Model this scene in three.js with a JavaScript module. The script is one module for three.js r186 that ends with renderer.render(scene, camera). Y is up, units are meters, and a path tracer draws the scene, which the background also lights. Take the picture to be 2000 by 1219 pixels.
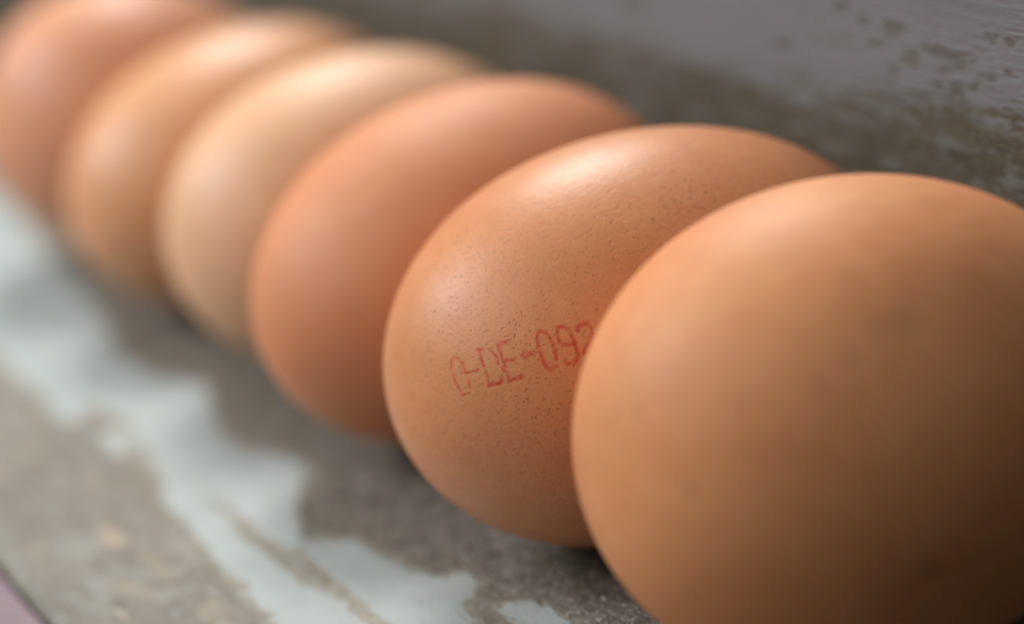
import * as THREE from 'three';
import { RectAreaLightUniformsLib } from 'three/addons/lights/RectAreaLightUniformsLib.js';
RectAreaLightUniformsLib.init();

// Units are metres. The row of eggs runs along -z (away), +x points at the wall board, y is up.
const MM = 0.001;
const scene = new THREE.Scene();

// ---------- camera ----------
const camera = new THREE.PerspectiveCamera(13.534, 2000 / 1219, 0.01, 20);
camera.position.set(0, 0.10539, 0);
camera.rotation.order = 'YXZ';
camera.rotation.set(-0.28868, -0.4041, -0.15556);
camera.focus = 0.256;
camera.userData.fStop = 8.1;
scene.add(camera);

// ---------- exposure and light ----------
const renderer = new THREE.WebGLRenderer();
renderer.toneMapping = THREE.LinearToneMapping;
renderer.toneMappingExposure = 1.12;
renderer.shadowMap.enabled = true;
{ // even overcast daylight: brightest overhead, the same all round, dim below the horizon
  const W = 64, H = 256, d = new Float32Array(W * H * 4);
  for (let j = 0; j < H; j++) {
    const up = Math.sin(((j + 0.5) / H - 0.5) * Math.PI), L = up > 0 ? 0.05 + 0.95 * Math.pow(up, 1.6) : 0.01;
    for (let i = 0; i < W; i++) { const o = (j * W + i) * 4; d[o] = L * 0.97; d[o + 1] = L; d[o + 2] = L * 1.03; d[o + 3] = 1; }
  }
  const sky = new THREE.DataTexture(d, W, H, THREE.RGBAFormat, THREE.FloatType);
  sky.mapping = THREE.EquirectangularReflectionMapping; sky.magFilter = THREE.LinearFilter; sky.needsUpdate = true;
  scene.background = sky; scene.environment = sky; scene.backgroundIntensity = scene.environmentIntensity = 0.45;
}
const EGGS = new THREE.Vector3(0.118, 0.02, -0.3);
// direction from the eggs, distance, width, height, radiance, colour
const LAMPS = [
  { dir: [0.27, 0.74, -0.62], far: 0.95, w: 0.28, h: 0.21, power: 31, color: [1, 0.955, 0.9], label: 'soft panel lamp up beyond the far end of the wall board' },
  { dir: [-0.6, 0.62, -0.5], far: 1.0, w: 0.34, h: 0.27, power: 15, color: [0.94, 0.97, 1], label: 'dimmer small panel lamp on the left beyond the egg row' },
  { dir: [-0.72, 0.67, -0.18], far: 1.25, w: 1.3, h: 0.8, power: 2.2, color: [0.95, 0.98, 1], label: 'added very wide cool fill panel on the left facing the egg row' },  // unseen fill, added to brighten the left sides of the eggs
];

// ---------- helpers ----------
const { clamp, lerp } = THREE.MathUtils;
const step = (a, b, x) => { const t = clamp((x - a) / (b - a), 0, 1); return t * t * (3 - 2 * t); };
let seed = 12345;
const rnd = () => { seed = (seed + 0x6d2b79f5) | 0; let t = Math.imul(seed ^ (seed >>> 15), 1 | seed); t = (t + Math.imul(t ^ (t >>> 7), 61 | t)) ^ t; return ((t ^ (t >>> 14)) >>> 0) / 4294967296; };
const LAT = new Float32Array(65536); for (let i = 0; i < 65536; i++) LAT[i] = rnd();
const cell = (x, y, z) => LAT[(Math.imul(x, 73856093) ^ Math.imul(y, 19349663) ^ Math.imul(z, 83492791)) >>> 7 & 65535];
function noise(x, y, z = 0) {                                // smooth value noise, 0..1
  const X = Math.floor(x), Y = Math.floor(y), Z = Math.floor(z);
  let u = x - X, v = y - Y, w = z - Z; u = u * u * (3 - 2 * u); v = v * v * (3 - 2 * v); w = w * w * (3 - 2 * w);
  const a = cell(X, Y, Z), b = cell(X + 1, Y, Z), c = cell(X, Y + 1, Z), d = cell(X + 1, Y + 1, Z);
  const p = a + (b - a) * u, q = c + (d - c) * u, near = p + (q - p) * v;
  if (w === 0) return near;
  const e = cell(X, Y, Z + 1), f = cell(X + 1, Y, Z + 1), g = cell(X, Y + 1, Z + 1), h = cell(X + 1, Y + 1, Z + 1);
  const r = e + (f - e) * u, s = g + (h - g) * u, far = r + (s - r) * v;
  return near + (far - near) * w;
}
function fbm(x, y, z, n) { let s = 0, a = 0.5, t = 0; for (let i = 0; i < n; i++) { s += a * noise(x, y, z); t += a; a *= 0.5; x = x * 2.03 + 17.1; y = y * 2.03 + 5.7; z = z === 0 ? 0 : z * 2.03 + 3.3; } return s / t; }
const toSRGB = (c) => 255 * (c <= 0.0031308 ? 12.92 * c : 1.055 * Math.pow(Math.max(c, 0), 1 / 2.4) - 0.055);
function texture(w, h, data, srgb) {
  const t = new THREE.DataTexture(data, w, h, THREE.RGBAFormat);
  t.magFilter = THREE.LinearFilter; t.minFilter = THREE.LinearFilter; t.wrapS = THREE.RepeatWrapping; t.wrapT = THREE.MirroredRepeatWrapping;
  if (srgb) t.colorSpace = THREE.SRGBColorSpace;
  t.needsUpdate = true; return t;
}
function put(data, i, c) { data[i] = toSRGB(c[0]); data[i + 1] = toSRGB(c[1]); data[i + 2] = toSRGB(c[2]); data[i + 3] = 255; }
function grey(data, i, v) { const g = clamp(Math.round(v * 255), 0, 255); data[i] = data[i + 1] = data[i + 2] = g; data[i + 3] = 255; }
const mix3 = (a, b, t) => [lerp(a[0], b[0], t), lerp(a[1], b[1], t), lerp(a[2], b[2], t)];
function tag(o, label, category, group) { o.userData.label = label; o.userData.category = category; if (group) o.userData.group = group; return o; }
function shade(o) { o.traverse((m) => { if (m.isMesh) { m.castShadow = true; m.receiveShadow = true; } }); return o; }

// a mask drawn as polygons, softened, read in millimetres
function drawnMask(w, h, draw, soft) {
  const cv = document.createElement('canvas'); cv.width = w; cv.height = h;
  const g = cv.getContext('2d'); g.fillStyle = '#000'; g.fillRect(0, 0, w, h); g.fillStyle = '#fff'; g.strokeStyle = '#fff'; g.lineCap = 'round'; g.lineJoin = 'round';
  draw(g);
  const px = g.getImageData(0, 0, w, h).data; let a = new Float32Array(w * h), b = new Float32Array(w * h);
  for (let i = 0; i < w * h; i++) a[i] = px[i * 4] / 255;
  for (let pass = 0; pass < 2; pass++) for (const [sx, sy, r] of soft) {
    for (let y = 0; y < h; y++) for (let x = 0; x < w; x++) {
      let s = 0, n = 0;
      for (let k = -r; k <= r; k++) { const X = x + k * sx, Y = y + k * sy; if (X >= 0 && Y >= 0 && X < w && Y < h) { s += a[Y * w + X]; n++; } }
      b[y * w + x] = s / n;
    }
    [a, b] = [b, a];
  }
  return (x, y) => {
    x = clamp(x, 0, w - 1.01); y = clamp(y, 0, h - 1.01); const X = Math.floor(x), Y = Math.floor(y), u = x - X, v = y - Y, o = Y * w + X;
    return lerp(lerp(a[o], a[o + 1], u), lerp(a[o + w], a[o + w + 1], u), v);
  };
}

// a long board: a cross-section (x, y) with rounded corners swept along z; uv on every face in board millimetres
function boardGeometry(x0, x1, y0, y1, z0, z1, r, wobble, uvOf, salt) {
  const sec = [];
  const corner = (cx, cy, a0) => { for (let k = 0; k <= 5; k++) { const a = a0 + (k / 5) * Math.PI / 2; sec.push([cx + r * Math.cos(a), cy + r * Math.sin(a), Math.cos(a), Math.sin(a)]); } };
  corner(x1 - r, y1 - r, 0);
  corner(x0 + r, y1 - r, Math.PI / 2); corner(x0 + r, y0 + r, Math.PI); corner(x1 - r, y0 + r, 1.5 * Math.PI);
  sec.push(sec[0]);
  const n = Math.round((z1 - z0) / 2.5), pos = [], nor = [], uv = [], idx = [], m = sec.length;
  for (let j = 0; j <= n; j++) for (let i = 0; i < m; i++) {
    const z = lerp(z0, z1, j / n), [x, y, nx, ny] = sec[i];
    const d = wobble * (fbm(z * 0.11 + salt, x * 0.03, 0, 4) - 0.5) * (Math.abs(nx) > 0.05 ? 1 : 0.0) * 2;
    pos.push((x + d * nx) * MM, (y + d * ny * 0.3) * MM, z * MM); nor.push(nx, ny, 0); uv.push(...uvOf(x, y, z));
  }
  for (let j = 0; j < n; j++) for (let i = 0; i < m - 1; i++) { const a = j * m + i, b = a + 1, c = a + m, d = c + 1; idx.push(a, b, c, b, d, c); }
  // end caps
  for (const [z, s, first] of [[z0, -1, true], [z1, 1, false]]) {
    const o = pos.length / 3; pos.push((x0 + x1) / 2 * MM, (y0 + y1) / 2 * MM, z * MM); nor.push(0, 0, s); uv.push(...uvOf((x0 + x1) / 2, (y0 + y1) / 2, z));
    for (const [x, y] of sec) { pos.push(x * MM, y * MM, z * MM); nor.push(0, 0, s); uv.push(...uvOf(x, y, z)); }
    for (let i = 0; i < m - 1; i++) first ? idx.push(o, o + 2 + i, o + 1 + i) : idx.push(o, o + 1 + i, o + 2 + i);
  }
  const g = new THREE.BufferGeometry();
  g.setAttribute('position', new THREE.Float32BufferAttribute(pos, 3)); g.setAttribute('normal', new THREE.Float32BufferAttribute(nor, 3)); g.setAttribute('uv', new THREE.Float32BufferAttribute(uv, 2));
  g.setIndex(idx); return g;
}

// ---------- soft panels out of the frame: two lamps where the sheens say, one added fill ----------
LAMPS.forEach((w, i) => {
  const t = new THREE.Group(), dir = new THREE.Vector3(...w.dir).normalize(); t.name = 'panel_lamp' + (i ? '_00' + i : ''); tag(t, w.label, 'lamp');
  t.position.copy(EGGS).addScaledVector(dir, w.far); t.lookAt(EGGS); scene.add(t);
  const frameM = new THREE.MeshStandardMaterial({ color: new THREE.Color(0.05, 0.05, 0.05), roughness: 0.5 });
  const bars = [[w.w / 2 + 0.01, 0, 0.02, w.h + 0.04], [-w.w / 2 - 0.01, 0, 0.02, w.h + 0.04], [0, w.h / 2 + 0.01, w.w, 0.02], [0, -w.h / 2 - 0.01, w.w, 0.02]];
  for (const [x, y, bw, bh] of bars) { const b = new THREE.Mesh(new THREE.BoxGeometry(bw, bh, 0.04), frameM); b.name = 'lamp_frame'; b.position.set(x, y, -0.015); t.add(b); }
  const face = new THREE.Mesh(new THREE.BoxGeometry(w.w, w.h, 0.006), new THREE.MeshStandardMaterial({ color: 0x000000, roughness: 0.4, emissive: new THREE.Color(...w.color), emissiveIntensity: 0.8 }));
  face.name = 'lamp_diffuser'; t.add(face); shade(t);
  const l = new THREE.RectAreaLight(new THREE.Color(...w.color), w.power, w.w, w.h);
  l.position.copy(t.position).addScaledVector(dir, -0.012); l.lookAt(EGGS); scene.add(l);
});

// ---------- floor: two weathered boards ----------
const FX0 = 54, FX1 = 154, FZ0 = -530, FZ1 = -170, FW = 2048, FH = 2048;
const sx = FW / (FX1 - FX0), sz = FH / (FZ1 - FZ0);
const floorMask = (() => {
  const w = 500, h = 1080, kx = w / (FX1 - FX0), kz = h / (FZ1 - FZ0);
  const P = (g, pts) => { g.beginPath(); for (let i = 0; i < pts.length; i += 2) g.lineTo((pts[i] - FX0) * kx, (pts[i + 1] - FZ0) * kz); g.closePath(); g.fill(); };
  return drawnMask(w, h, (g) => {
    // what is left of the white paint, a ragged band along the board
    P(g, [104, -530, 105.5, -478.5, 102.5, -446.5, 98.5, -417, 97, -393, 94, -372.5, 90.5, -358.5, 91, -341.5, 95.5, -334.5, 93.5, -323, 89, -308, 91, -300.5, 94, -295, 93.5, -288, 90, -282, 87, -276, 85, -267.5, 83, -262, 81.6, -267.5,
      81.6, -272.5, 81.6, -279, 82, -288, 80.8, -288, 80, -277, 79, -271, 80, -266, 80, -260, 80, -254, 81, -248.5, 81, -239, 80, -220, 73, -215, 73.5, -246, 74, -258, 74.5, -269.5, 75.5, -279, 76.5, -290.5, 78, -297.5, 80.5, -312, 82.5, -327, 81, -336.5,
      76.5, -331, 75.5, -336.5, 76.5, -352.5, 76.5, -369.5, 75, -420, 79, -470, 76, -530]);
    P(g, [85.5, -265.5, 89, -261.5, 90, -249.5, 92, -245, 95, -244, 93.5, -238.5, 90.5, -236.5, 89.5, -230.5, 87, -215, 83.5, -217, 82.5, -237, 82.5, -246, 83, -255, 83, -261.5]);
    P(g, [77.5, -324, 80, -324.5, 80.2, -317.5, 78, -311, 76.4, -314.5]);
    P(g, [93.5, -233, 96, -233, 97.2, -227.5, 96.5, -222, 92.4, -227.5]);
    g.fillStyle = '#000';
    P(g, [89.2, -257, 89.9, -256, 90, -251.5, 89.2, -252.5]); P(g, [85.8, -245.9, 86.3, -245.6, 86.2, -244.6, 85.7, -245]); P(g, [74.6, -260.5, 76.2, -261, 76.4, -259.6, 74.8, -259.2]); P(g, [87.5, -243.5, 87.8, -243.5, 86.6, -238, 86.3, -238]);
  }, [[1, 0, 4], [0, 1, 5]]);
})();
// single marks on the board: x, z, half sizes, colour, strength, depth
const MARKS = [[67.5, -285.5, 1.7, 4.5, [0.5, 0.4, 0.3], 0.7, 0], [63.6, -278.5, 0.5, 3.2, [0.13, 0.115, 0.085], 0.6, 0.2], [62, -264.5, 0.7, 2.4, [0.1, 0.085, 0.06], 0.65, 0.2], [61.2, -262, 0.6, 2, [0.5, 0.42, 0.32], 0.6, 0],
  [100.3, -248.2, 1.3, 1.1, [0.36, 0.31, 0.27], 0.6, 0], [99.2, -246.4, 0.95, 0.75, [0.045, 0.032, 0.022], 0.95, 0.5], [100, -244.9, 0.8, 0.5, [0.4, 0.34, 0.29], 0.6, 0], [97.3, -246.2, 0.4, 1, [0.34, 0.3, 0.26], 0.55, 0], [100.8, -240.6, 0.5, 0.6, [0.05, 0.04, 0.03], 0.8, 0.3]];
function floorAt(x, z) {                                     // albedo and height of the worn board at a spot in millimetres
  const wx = (fbm(x * 0.55, z * 0.22, 0, 4) - 0.5) * 1.7, wz = (fbm(x * 0.5 + 40, z * 0.2 + 9, 0, 4) - 0.5) * 5;
  const raw = floorMask((x + wx - FX0) * 5, (z + wz - FZ0) * 3);
  const fine = fbm(x * 2.1, z * 0.8, 0, 4) - 0.5;
  let paint = step(0.22, 0.74, raw + fine * 0.85);
  const grain = fbm(x * 2.6 + 0.4 * Math.sin(z * 0.05), z * 0.07, 0, 4), fibre = fbm(x * 7 + 3, z * 0.5, 0, 3), patch = fbm(x * 0.13 + 5, z * 0.05 + 2, 0, 3), grit = fbm(x * 5, z * 3.2, 0, 3);
  // remnants: thin stains of paint left in the pores of the bare wood
  const residue = step(0.56, 0.7, fbm(x * 0.7 + 80, z * 0.3 + 4, 0, 4)) * 0.28 + step(0.66, 0.8, grit) * 0.35;
  let wood = mix3([0.192, 0.175, 0.14], [0.29, 0.27, 0.222], clamp((patch - 0.3) * 1.3 + (grain - 0.5) * 0.9 + (fibre - 0.5) * 0.45, 0, 1));
  // the strip under the eggs is worn and dirty, and darkened further to paint in egg shadow
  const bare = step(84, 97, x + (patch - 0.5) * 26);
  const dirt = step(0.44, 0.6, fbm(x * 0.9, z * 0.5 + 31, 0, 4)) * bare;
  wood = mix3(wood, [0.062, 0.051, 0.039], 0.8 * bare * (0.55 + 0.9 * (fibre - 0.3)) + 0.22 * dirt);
  wood = mix3(wood, [0.43, 0.44, 0.41], clamp(residue, 0, 0.6) * (1 - 0.5 * bare));
  const tan = step(0.7, 0.78, fbm(x * 0.32 + 11, z * 0.16 + 8, 0, 2)) * (1 - bare);
  wood = mix3(wood, [0.56, 0.46, 0.35], tan * 0.22);
  const crumb = step(0.78, 0.86, noise(x * 4.2, z * 2.6 + 70)) * bare;
  wood = mix3(wood, [0.55, 0.5, 0.42], crumb * 0.75 + step(0.66, 0.8, noise(x * 9, z * 6)) * bare * 0.3);
  const coat = mix3([0.375, 0.422, 0.415], [0.33, 0.37, 0.355], clamp((fbm(x * 0.4, z * 0.2 + 60, 0, 3) - 0.35) * 2, 0, 1));
  const thin = clamp(1 - Math.abs(raw + fine * 0.85 - 0.4) / 0.28, 0, 1);             // where the coat has worn through to a yellowed edge
  let c = mix3(wood, coat, paint);
  c = mix3(c, [0.34, 0.325, 0.255], thin * 0.6);
  let gouge = 0;
  for (const [mx, mz, rx, rz, mc, ms, deep] of MARKS) { const d = Math.hypot((x + wx * 0.3 - mx) / rx, (z + wz * 0.3 - mz) / rz) + (fine + grit - 0.5) * 0.5; if (d < 1.2) { const f = step(1.2, 0.3, d); c = mix3(c, mc, f * ms); gouge += f * deep; } }
  const height = -gouge + 0.35 + 0.3 * paint + (1 - paint) * (((grain - 0.5) * 0.55 + (fibre - 0.5) * 0.35) * (1 - 0.75 * bare) + (grit - 0.5) * 0.3 * (1 - 0.3 * bare)) + (grit - 0.5) * 0.05 + crumb * 0.2;
  return [c, height, paint];
}
const fc = new Uint8Array(FW * FH * 4), fb = new Uint8Array(FW * FH * 4);
for (let j = 0; j < FH; j++) for (let i = 0; i < FW; i++) {
  const [c, hgt] = floorAt(FX0 + (i + 0.5) / sx, FZ0 + (j + 0.5) / sz), o = (j * FW + i) * 4;
  put(fc, o, c); grey(fb, o, hgt);
}
const floorUV = (x, y, z) => [(x - FX0) / (FX1 - FX0), (z - FZ0) / (FZ1 - FZ0)];
const floorM = new THREE.MeshPhysicalMaterial({ name: 'worn_board', map: texture(FW, FH, fc, true), bumpMap: texture(FW, FH, fb), bumpScale: 0.0005, roughness: 0.62, specularIntensity: 0.7 });
const floor = new THREE.Group(); floor.name = 'floor'; floor.userData = { kind: 'structure' }; scene.add(floor);
const plank = new THREE.Mesh(boardGeometry(54.7, 151.7, -14, 0, -1150, -168, 1.1, 0.35, floorUV, 3), floorM);
plank.name = 'plank'; plank.userData.label = 'weathered grey board with worn white paint under the eggs'; floor.add(plank);

const PW = 512, PH = 1024, pc = new Uint8Array(PW * PH * 4), pb = new Uint8Array(PW * PH * 4);
for (let j = 0; j < PH; j++) for (let i = 0; i < PW; i++) {
  const x = i / PW * 60, z = j / PH * 240, o = (j * PW + i) * 4;
  const g = fbm(x * 1.7, z * 0.07, 0, 4), p = fbm(x * 0.5 + 9, z * 0.2, 0, 4), worn = step(0.6, 0.72, p + (g - 0.5) * 0.5);
  put(pc, o, mix3(mix3([0.25, 0.178, 0.21], [0.22, 0.16, 0.182], g), [0.24, 0.2, 0.18], worn)); grey(pb, o, 0.5 + (g - 0.5) * 0.5 - worn * 0.2);
}
const pinkM = new THREE.MeshPhysicalMaterial({ name: 'pink_paint', map: texture(PW, PH, pc, true), bumpMap: texture(PW, PH, pb), bumpScale: 0.0003, roughness: 0.55, specularIntensity: 0.7 });
const plank2 = new THREE.Mesh(boardGeometry(-45, 54, -14, -0.25, -1150, -168, 0.8, 0.2, (x, y, z) => [x / 60, z / 240], 31), pinkM);
plank2.name = 'plank_001'; plank2.userData.label = 'board with faded pink paint'; floor.add(plank2);
shade(floor);

// ---------- the wall board behind the eggs ----------
const WH = 74, WZ0 = -540, WZ1 = -190, WW = 2048, WT = 1024;
const CHIPS = [[-250, 48.5, 1.6, 0.7], [-245, 47.4, 1.6, 0.5], [-239.5, 47, 2.6, 0.8], [-231.5, 45.7, 2.6, 0.7], [-228.6, 45, 2.4, 0.8], [-225.1, 45.4, 0.9, 0.3], [-248.6, 45.4, 1.2, 0.5], [-243.4, 45, 2, 0.7], [-236.6, 44.2, 1.6, 1], [-229.8, 43.6, 1.2, 0.4],
  [-221, 48.1, 1.2, 0.45], [-228.4, 42.1, 1.5, 0.7], [-228.2, 40.2, 2.1, 1.2], [-225.1, 42.2, 1, 0.6], [-235.4, 40.1, 2, 0.7], [-218.5, 47.9, 0.9, 0.5], [-232, 41.6, 1.2, 0.5], [-240, 42.4, 1.4, 0.6], [-256, 44.2, 2, 0.5], [-263, 42.6, 2.2, 0.8], [-223, 43.8, 1.4, 0.35], [-219, 44.6, 1.1, 0.3], [-300, 44, 3, 0.7], [-340, 42, 3.5, 1.2]];
function wallAt(z, y) {
  const wz = (fbm(z * 0.35, y * 0.9, 0, 4) - 0.5) * 7, wy = (fbm(z * 0.3 + 50, y * 1.1 + 8, 0, 4) - 0.5) * 3.2;
  const streak = fbm(z * 0.13, y * 2.2, 0, 4), broad = fbm(z * 0.035 + 7, y * 0.13, 0, 3), fine = fbm(z * 0.9, y * 2.6 + 3, 0, 4), line = fbm(z * 0.22 + 90, y * 6.5, 0, 3);
  // paint rubbed off along the lower part, in ragged patches; its wood colour also holds painted-in shade
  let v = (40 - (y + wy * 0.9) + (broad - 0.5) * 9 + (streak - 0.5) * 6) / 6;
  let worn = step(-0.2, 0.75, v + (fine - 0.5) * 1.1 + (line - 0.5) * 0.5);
  let chip = 0;
  for (const [cz, cy, rz, ry] of CHIPS) { const dz = (z + wz * 0.33 - cz) / rz, dy = (y + wy * 0.36 - cy) / ry, d = dz * dz + dy * dy; if (d < 4) chip = Math.max(chip, step(1.9, 0.1, d + (fine - 0.5) * 3.6)); }
  const fleck = step(0.69, 0.76, fbm(z * 0.5 + 20, y * 1.5 + 14, 0, 4)) * step(52, 44, y) * step(-300, -250, z);
  const islands = step(0.58, 0.7, fbm(z * 0.16 + 60, y * 0.7 + 31, 0, 4) + (line - 0.5) * 0.16);      // paint that is still there low down
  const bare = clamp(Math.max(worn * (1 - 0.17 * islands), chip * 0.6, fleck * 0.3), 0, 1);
  const paint = mix3([0.2, 0.206, 0.211], [0.162, 0.165, 0.166], clamp((broad - 0.3) * 1.2 + (streak - 0.5) * 0.8 + (line - 0.5) * 0.35, 0, 1));
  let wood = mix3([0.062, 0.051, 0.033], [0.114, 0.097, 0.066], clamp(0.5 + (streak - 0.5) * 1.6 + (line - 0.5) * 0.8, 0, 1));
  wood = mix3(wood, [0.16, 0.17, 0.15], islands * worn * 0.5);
  const grit = step(0.7, 0.8, noise(z * 2.4, y * 3.4 + 7));
  wood = mix3(wood, [0.25, 0.225, 0.19], grit * 0.35);
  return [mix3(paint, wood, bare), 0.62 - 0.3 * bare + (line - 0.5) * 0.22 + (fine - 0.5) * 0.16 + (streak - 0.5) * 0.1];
}
const wc = new Uint8Array(WW * WT * 4), wb = new Uint8Array(WW * WT * 4);
for (let j = 0; j < WT; j++) for (let i = 0; i < WW; i++) {
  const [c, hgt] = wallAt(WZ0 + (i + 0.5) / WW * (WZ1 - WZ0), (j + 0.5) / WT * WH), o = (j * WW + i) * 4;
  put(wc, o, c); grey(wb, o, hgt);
}
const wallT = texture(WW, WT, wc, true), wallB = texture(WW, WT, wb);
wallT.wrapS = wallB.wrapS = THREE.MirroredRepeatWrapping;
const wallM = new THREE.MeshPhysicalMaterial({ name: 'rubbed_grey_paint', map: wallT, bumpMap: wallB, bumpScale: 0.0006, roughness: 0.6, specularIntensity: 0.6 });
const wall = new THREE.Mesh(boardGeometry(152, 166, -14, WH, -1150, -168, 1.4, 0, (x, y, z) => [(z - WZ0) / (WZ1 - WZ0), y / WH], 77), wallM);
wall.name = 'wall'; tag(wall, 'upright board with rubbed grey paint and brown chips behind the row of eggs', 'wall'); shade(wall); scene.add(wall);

// ---------- eggs ----------
// x, y, z of the middle, turn, tilt, half length, half width, pointedness
const profile = (E, th) => { const u = Math.cos(th); return [E.a * u, E.b * Math.sin(th) / Math.sqrt(1 + E.k * u)]; };
function eggGeometry(E, n = 160, m = 128) {
  const pos = [], nor = [], uv = [], idx = [];
  for (let i = 0; i <= n; i++) {
    const th = Math.PI * i / n, [x, r] = profile(E, th), e = 1e-4, A = profile(E, Math.max(th - e, 1e-6)), B = profile(E, Math.min(th + e, Math.PI - 1e-6));
    let nx = B[1] - A[1], nr = -(B[0] - A[0]); const l = Math.hypot(nx, nr) || 1; nx /= l; nr /= l;
    if (i === 0) { nx = 1; nr = 0; } if (i === n) { nx = -1; nr = 0; }
    for (let j = 0; j <= m; j++) {
      const ph = 2 * Math.PI * j / m;
      pos.push(x * MM, r * Math.cos(ph) * MM, r * Math.sin(ph) * MM); nor.push(nx, nr * Math.cos(ph), nr * Math.sin(ph)); uv.push(j / m, i / n);
    }
  }
  for (let i = 0; i < n; i++) for (let j = 0; j < m; j++) { const a = i * (m + 1) + j, b = a + 1, c = a + m + 1, d = c + 1; if (i > 0) idx.push(a, c, b); if (i < n - 1) idx.push(b, c, d); }
  const g = new THREE.BufferGeometry();
  g.setAttribute('position', new THREE.Float32BufferAttribute(pos, 3)); g.setAttribute('normal', new THREE.Float32BufferAttribute(nor, 3)); g.setAttribute('uv', new THREE.Float32BufferAttribute(uv, 2));
  g.setIndex(idx); return g;
}
const spotOn = (E, th, ph) => { const [x, r] = profile(E, th); return [x, r * Math.cos(ph), r * Math.sin(ph)]; };
// stamps small round marks on a w x h map of the shell: cb(index, strength 0..1)
function mark(E, w, h, u, v, r, cb) {
  const th0 = v * Math.PI, [x0, y0, z0] = spotOn(E, th0, u * 2 * Math.PI), rr = Math.max(Math.hypot(y0, z0), 0.5);
  const dv = Math.ceil(r * 1.3 / 82 * h * 1.3) + 1, du = Math.min(Math.ceil(r * 1.3 / (2 * Math.PI * rr) * w) + 1, w / 2);
  const cj = Math.round(v * h), ci = Math.round(u * w);
  for (let j = Math.max(0, cj - dv); j <= Math.min(h - 1, cj + dv); j++) for (let i = ci - du; i <= ci + du; i++) {
    const I = ((i % w) + w) % w, [x, y, z] = spotOn(E, (j + 0.5) / h * Math.PI, (I + 0.5) / w * 2 * Math.PI);
    const d = Math.hypot(x - x0, y - y0, z - z0) / r; if (d < 1.3) cb(j * w + I, step(1.25, 0.3, d));
  }
}
function shellTextures(E, w, h) {
  const n = w * h, tint = new Float32Array(n), ink = new Float32Array(n), dark = new Float32Array(n), hgt = new Float32Array(n), s = E.salt;
  for (let j = 0; j < h; j++) {
    const th = (j + 0.5) / h * Math.PI;
    for (let i = 0; i < w; i++) {
      const [x, y, z] = spotOn(E, th, (i + 0.5) / w * 2 * Math.PI), o = j * w + i;
      const big = fbm(x * 0.09 + s, y * 0.09, z * 0.09 + s, 3), mid = fbm(x * 0.5 + s, y * 0.5 + 9, z * 0.5, 3), small = E.sharp ? fbm(x * 3.8 + s, y * 3.8, z * 3.8 + 4, 3) : 0.5;
      tint[o] = (big - 0.5) * 1.1 + (mid - 0.5) * 0.55 * E.mottle + (small - 0.5) * 0.5;
      hgt[o] = 0.55 + (mid - 0.5) * 0.25 + (E.sharp ? (small - 0.5) * 0.27 + (fbm(x * 0.8, y * 4.5, z * 4.5 + 31, 2) - 0.5) * 0.12 : 0);
    }
  }
  if (E.sharp) {
    for (let k = 0; k < 30000; k++) {                          // the pores of the shell, each a tiny pit, tinted darker by varying amounts
      const v = Math.acos(1 - 2 * rnd()) / Math.PI, u = rnd(), p = spotOn(E, v * Math.PI, u * 2 * Math.PI);
      const here = fbm(p[0] * 0.12 + 3, p[1] * 0.12, p[2] * 0.12 + 8, 2) + 0.22 * step(-4, 12, p[0]) - 0.05, q = rnd();
      if (here * 0.3 + rnd() * 0.5 < 0.27) continue;
      const r = 0.08 + 0.09 * q * q * (0.5 + here), deep = 0.35 + 0.65 * rnd();
      mark(E, w, h, u, v, r, (o, f) => { dark[o] = Math.max(dark[o], f * deep * (0.6 + 0.4 * step(0.35, 0.7, here))); hgt[o] -= f * deep * 0.23; });
    }
    for (let k = 0; k < 600; k++) { const v = Math.acos(1 - 2 * rnd()) / Math.PI, u = rnd(), r = 0.06 + 0.09 * rnd(); mark(E, w, h, u, v, r, (o, f) => { hgt[o] += f * 0.2; }); }   // grains of lime on the shell
  }
  for (const [u, v, r, f0] of E.spots || []) mark(E, w, h, u / 2048, v / 2048, r, (o, f) => { dark[o] = Math.max(dark[o], f * f0); });
  for (let k = 0; k < (E.freckles || 0); k++) { const v = Math.acos(1 - 2 * rnd()) / Math.PI, u = rnd(), r = 0.5 + 1.3 * rnd(), a = 0.06 + 0.14 * rnd(); mark(E, w, h, u, v, r, (o, f) => { dark[o] = Math.max(dark[o], f * a); }); }
  if (E.stamp) {
    const cv = document.createElement('canvas'); cv.width = w; cv.height = h; const g = cv.getContext('2d'); g.fillStyle = '#000'; g.fillRect(0, 0, w, h); g.lineCap = 'round'; g.lineJoin = 'round';
    for (const [a, wd, ...pts] of E.stamp) { for (const [f, q] of [[0.3, 1.75], [0.4, 1.3], [0.75, 0.8]]) { g.strokeStyle = `rgba(255,255,255,${a * f})`; g.lineWidth = wd * q; g.beginPath(); for (let i = 0; i < pts.length; i += 2) g.lineTo(pts[i], pts[i + 1]); g.stroke(); } }
    const px = g.getImageData(0, 0, w, h).data;
    for (let j = 1400; j < 1850; j++) for (let i = 200; i < 460; i++) {
      const o = j * w + i, [x, y, z] = spotOn(E, (j + 0.5) / h * Math.PI, (i + 0.5) / w * 2 * Math.PI);
      ink[o] = px[o * 4] / 255 * clamp(0.5 + 1.8 * (fbm(x * 4.2, y * 4.2 + 60, z * 4.2, 2) - 0.3), 0.3, 1);
    }
  }
  const c = new Uint8Array(n * 4), b = new Uint8Array(n * 4), [lo, hi, deepC] = [E.colors[0], E.colors[1], E.colors[2]];
  for (let o = 0; o < n; o++) {
    let k = mix3(lo, hi, clamp(0.5 + tint[o], 0, 1));
    k = mix3(k, deepC, dark[o] * 0.8);
    if (ink[o] > 0) k = mix3(k, [0.55, 0.055, 0.025], ink[o] * 0.95);
    put(c, o * 4, k); grey(b, o * 4, hgt[o]);
  }
  return [texture(w, h, c, true), texture(w, h, b)];
}
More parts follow.
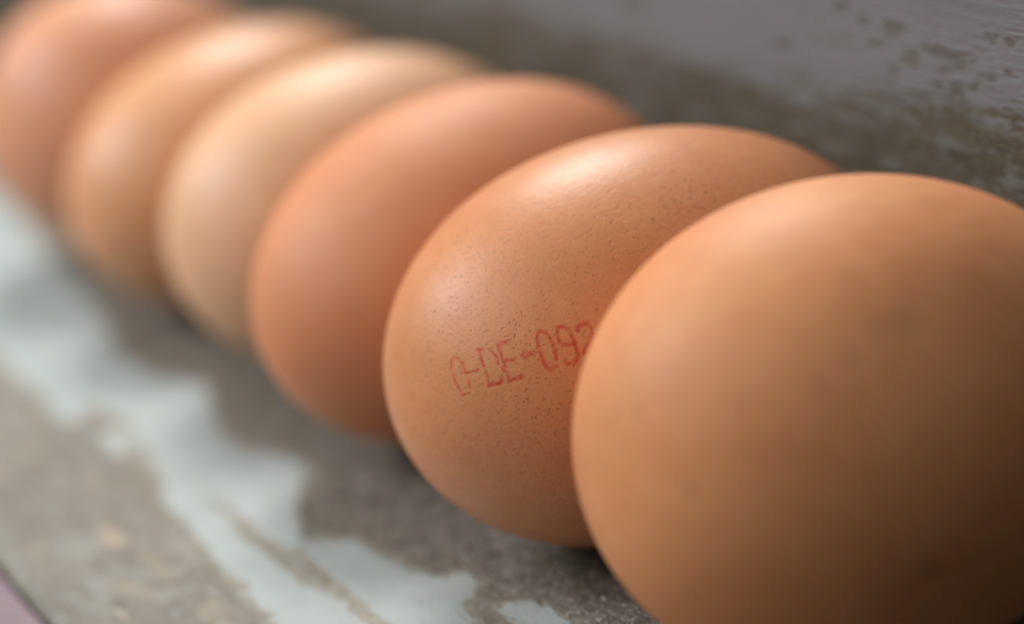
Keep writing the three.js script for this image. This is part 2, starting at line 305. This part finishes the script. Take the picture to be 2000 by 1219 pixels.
const ROW = 'brown eggs lying in a row';
// the red code on the second egg: opacity, line width, then points on its shell map
const STAMP = [
  // 0
  [0.7, 7, 278, 1777, 252, 1762, 256, 1750, 272, 1740, 295, 1738, 314, 1741], [0.6, 7, 305, 1781, 329, 1786, 346, 1784, 365, 1780], [0.75, 6, 381, 1780, 382, 1767, 384, 1753], [0.5, 7, 342, 1746, 369, 1749],
  // dash
  [0.95, 6, 315, 1752, 324, 1732, 333, 1707],
  // D
  [0.9, 7, 332, 1687, 314, 1684, 295, 1680, 283, 1680, 293, 1666], [0.65, 7, 302, 1652, 314, 1647, 327, 1643, 343, 1647], [0.45, 7, 347, 1688, 363, 1689, 381, 1694], [0.95, 8, 384, 1696, 387, 1678, 389, 1661, 378, 1651],
  // E
  [0.9, 7, 308, 1591, 305, 1611, 301, 1627, 318, 1629, 340, 1631, 357, 1633], [0.6, 8, 358, 1642, 374, 1635, 388, 1636], [0.95, 7, 342, 1632, 346, 1617, 350, 1602], [1, 8, 390, 1638, 392, 1621, 392, 1599],
  // dash
  [1, 8, 351, 1580, 353, 1568, 355, 1550],
  // 0
  [0.85, 7, 349, 1536, 333, 1531, 323, 1523, 321, 1514, 327, 1506, 337, 1501, 351, 1501, 369, 1502, 384, 1506], [0.75, 8, 349, 1536, 365, 1537, 382, 1537, 396, 1533, 400, 1525, 396, 1512],
  // 9
  [0.85, 7, 352, 1451, 340, 1452, 332, 1462, 330, 1474, 340, 1482, 351, 1483, 362, 1481, 367, 1467, 368, 1452], [0.9, 8, 352, 1451, 363, 1452, 377, 1452, 389, 1453, 397, 1459, 403, 1472, 401, 1481, 393, 1486],
  // 2 and the start of the next figure, behind the nearest egg
  [0.95, 9, 348, 1434, 347, 1433], [0.85, 8, 343, 1428, 342, 1413, 349, 1403, 359, 1400, 369, 1405, 376, 1415, 384, 1429, 390, 1439], [0.8, 9, 348, 1364, 347, 1373, 353, 1380, 362, 1383],
];
const EGG = [
  { at: [116.5, 22.3, -415.237], yaw: 0.19, tilt: -0.11, a: 26, b: 22.1, k: 0.127, salt: 1, mottle: 1, gloss: 0.45, colors: [[0.69, 0.3, 0.16], [0.79, 0.375, 0.215], [0.3, 0.13, 0.06]], label: 'pinkish brown egg at the far end of the row, cut off by the left edge' },
  { at: [119.083, 20.1, -370.488], yaw: 0.239, tilt: 0.101, a: 29.2, b: 19.95, k: 0.038, salt: 12, mottle: 1, gloss: 0.42, colors: [[0.68, 0.312, 0.145], [0.77, 0.385, 0.195], [0.3, 0.15, 0.07]], label: 'blurred light brown egg with a white sheen on top, second from the far end' },
  { at: [120.583, 20.55, -327.409], yaw: 0.199, tilt: 0.046, a: 28.7, b: 20.45, k: 0.112, salt: 23, mottle: 1, spots: [[238, 1414, 0.9, 0.4], [284, 1510, 1.1, 0.45]], gloss: 0.48, colors: [[0.75, 0.4, 0.215], [0.81, 0.47, 0.272], [0.36, 0.2, 0.1]], label: 'palest cream brown egg of the row, between the light brown and the reddish egg' },
  { at: [117.697, 21.01, -284.424], yaw: 0.186, tilt: 0.08, a: 29.4, b: 20.98, k: -0.022, salt: 34, mottle: 0.8, gloss: 0.58, colors: [[0.63, 0.232, 0.102], [0.72, 0.293, 0.14], [0.3, 0.12, 0.05]], label: 'reddish brown plain egg just behind the one with the red stamp' },
  { at: [118.609, 21.493, -240.716], yaw: 0.091, tilt: 0.028, a: 30.296, b: 21.383, k: 0.135, salt: 45, mottle: 1, sharp: true, stamp: STAMP, spots: [[228, 1153, 0.16, 1.1], [2045, 1506, 0.14, 0.9], [92, 1595, 0.16, 0.95], [1040, 1764, 0.2, 0.8], [232, 1156, 0.09, 1.2]], gloss: 0.43, colors: [[0.62, 0.232, 0.09], [0.72, 0.304, 0.134], [0.3, 0.1, 0.035]], label: 'sharp brown egg with fine pores and a red printed code' },
  { at: [117.133, 22.612, -196.627], yaw: 0.096, tilt: -0.037, a: 27.852, b: 22.628, k: 0.137, salt: 56, mottle: 1.5, freckles: 50, spots: [[281, 1213, 1.8, 0.32], [277, 1258, 1.6, 0.25], [314, 1427, 1.1, 0.26], [424, 1781, 1, 0.28], [106, 1806, 0.9, 0.24], [775, 1763, 1.1, 0.25], [602, 1263, 1.5, 0.45], [290, 1351, 1.6, 0.22]], gloss: 0.55, colors: [[0.64, 0.24, 0.088], [0.74, 0.314, 0.128], [0.28, 0.12, 0.045]], label: 'nearest and largest tan egg with faint darker freckles, at the right edge' },
];
EGG.forEach((E, i) => {
  const [map, bumpMap] = shellTextures(E, E.sharp ? 2048 : 1024, E.sharp ? 2048 : 512);
  const m = new THREE.MeshPhysicalMaterial({ name: 'eggshell', map, bumpMap, bumpScale: E.sharp ? 0.00009 : 0.00004, roughness: E.gloss, ior: 1.5, specularIntensity: E.sharp ? 0.75 : 0.7 });
  const egg = new THREE.Mesh(eggGeometry(E), m);
  egg.name = 'egg' + (i ? '_' + String(i).padStart(3, '0') : '');
  egg.position.set(E.at[0] * MM, (E.at[1]) * MM, E.at[2] * MM); egg.rotation.order = 'YZX'; egg.rotation.set(0, E.yaw, E.tilt);
  tag(egg, E.label, 'egg', ROW); shade(egg); scene.add(egg);
});

renderer.render(scene, camera);
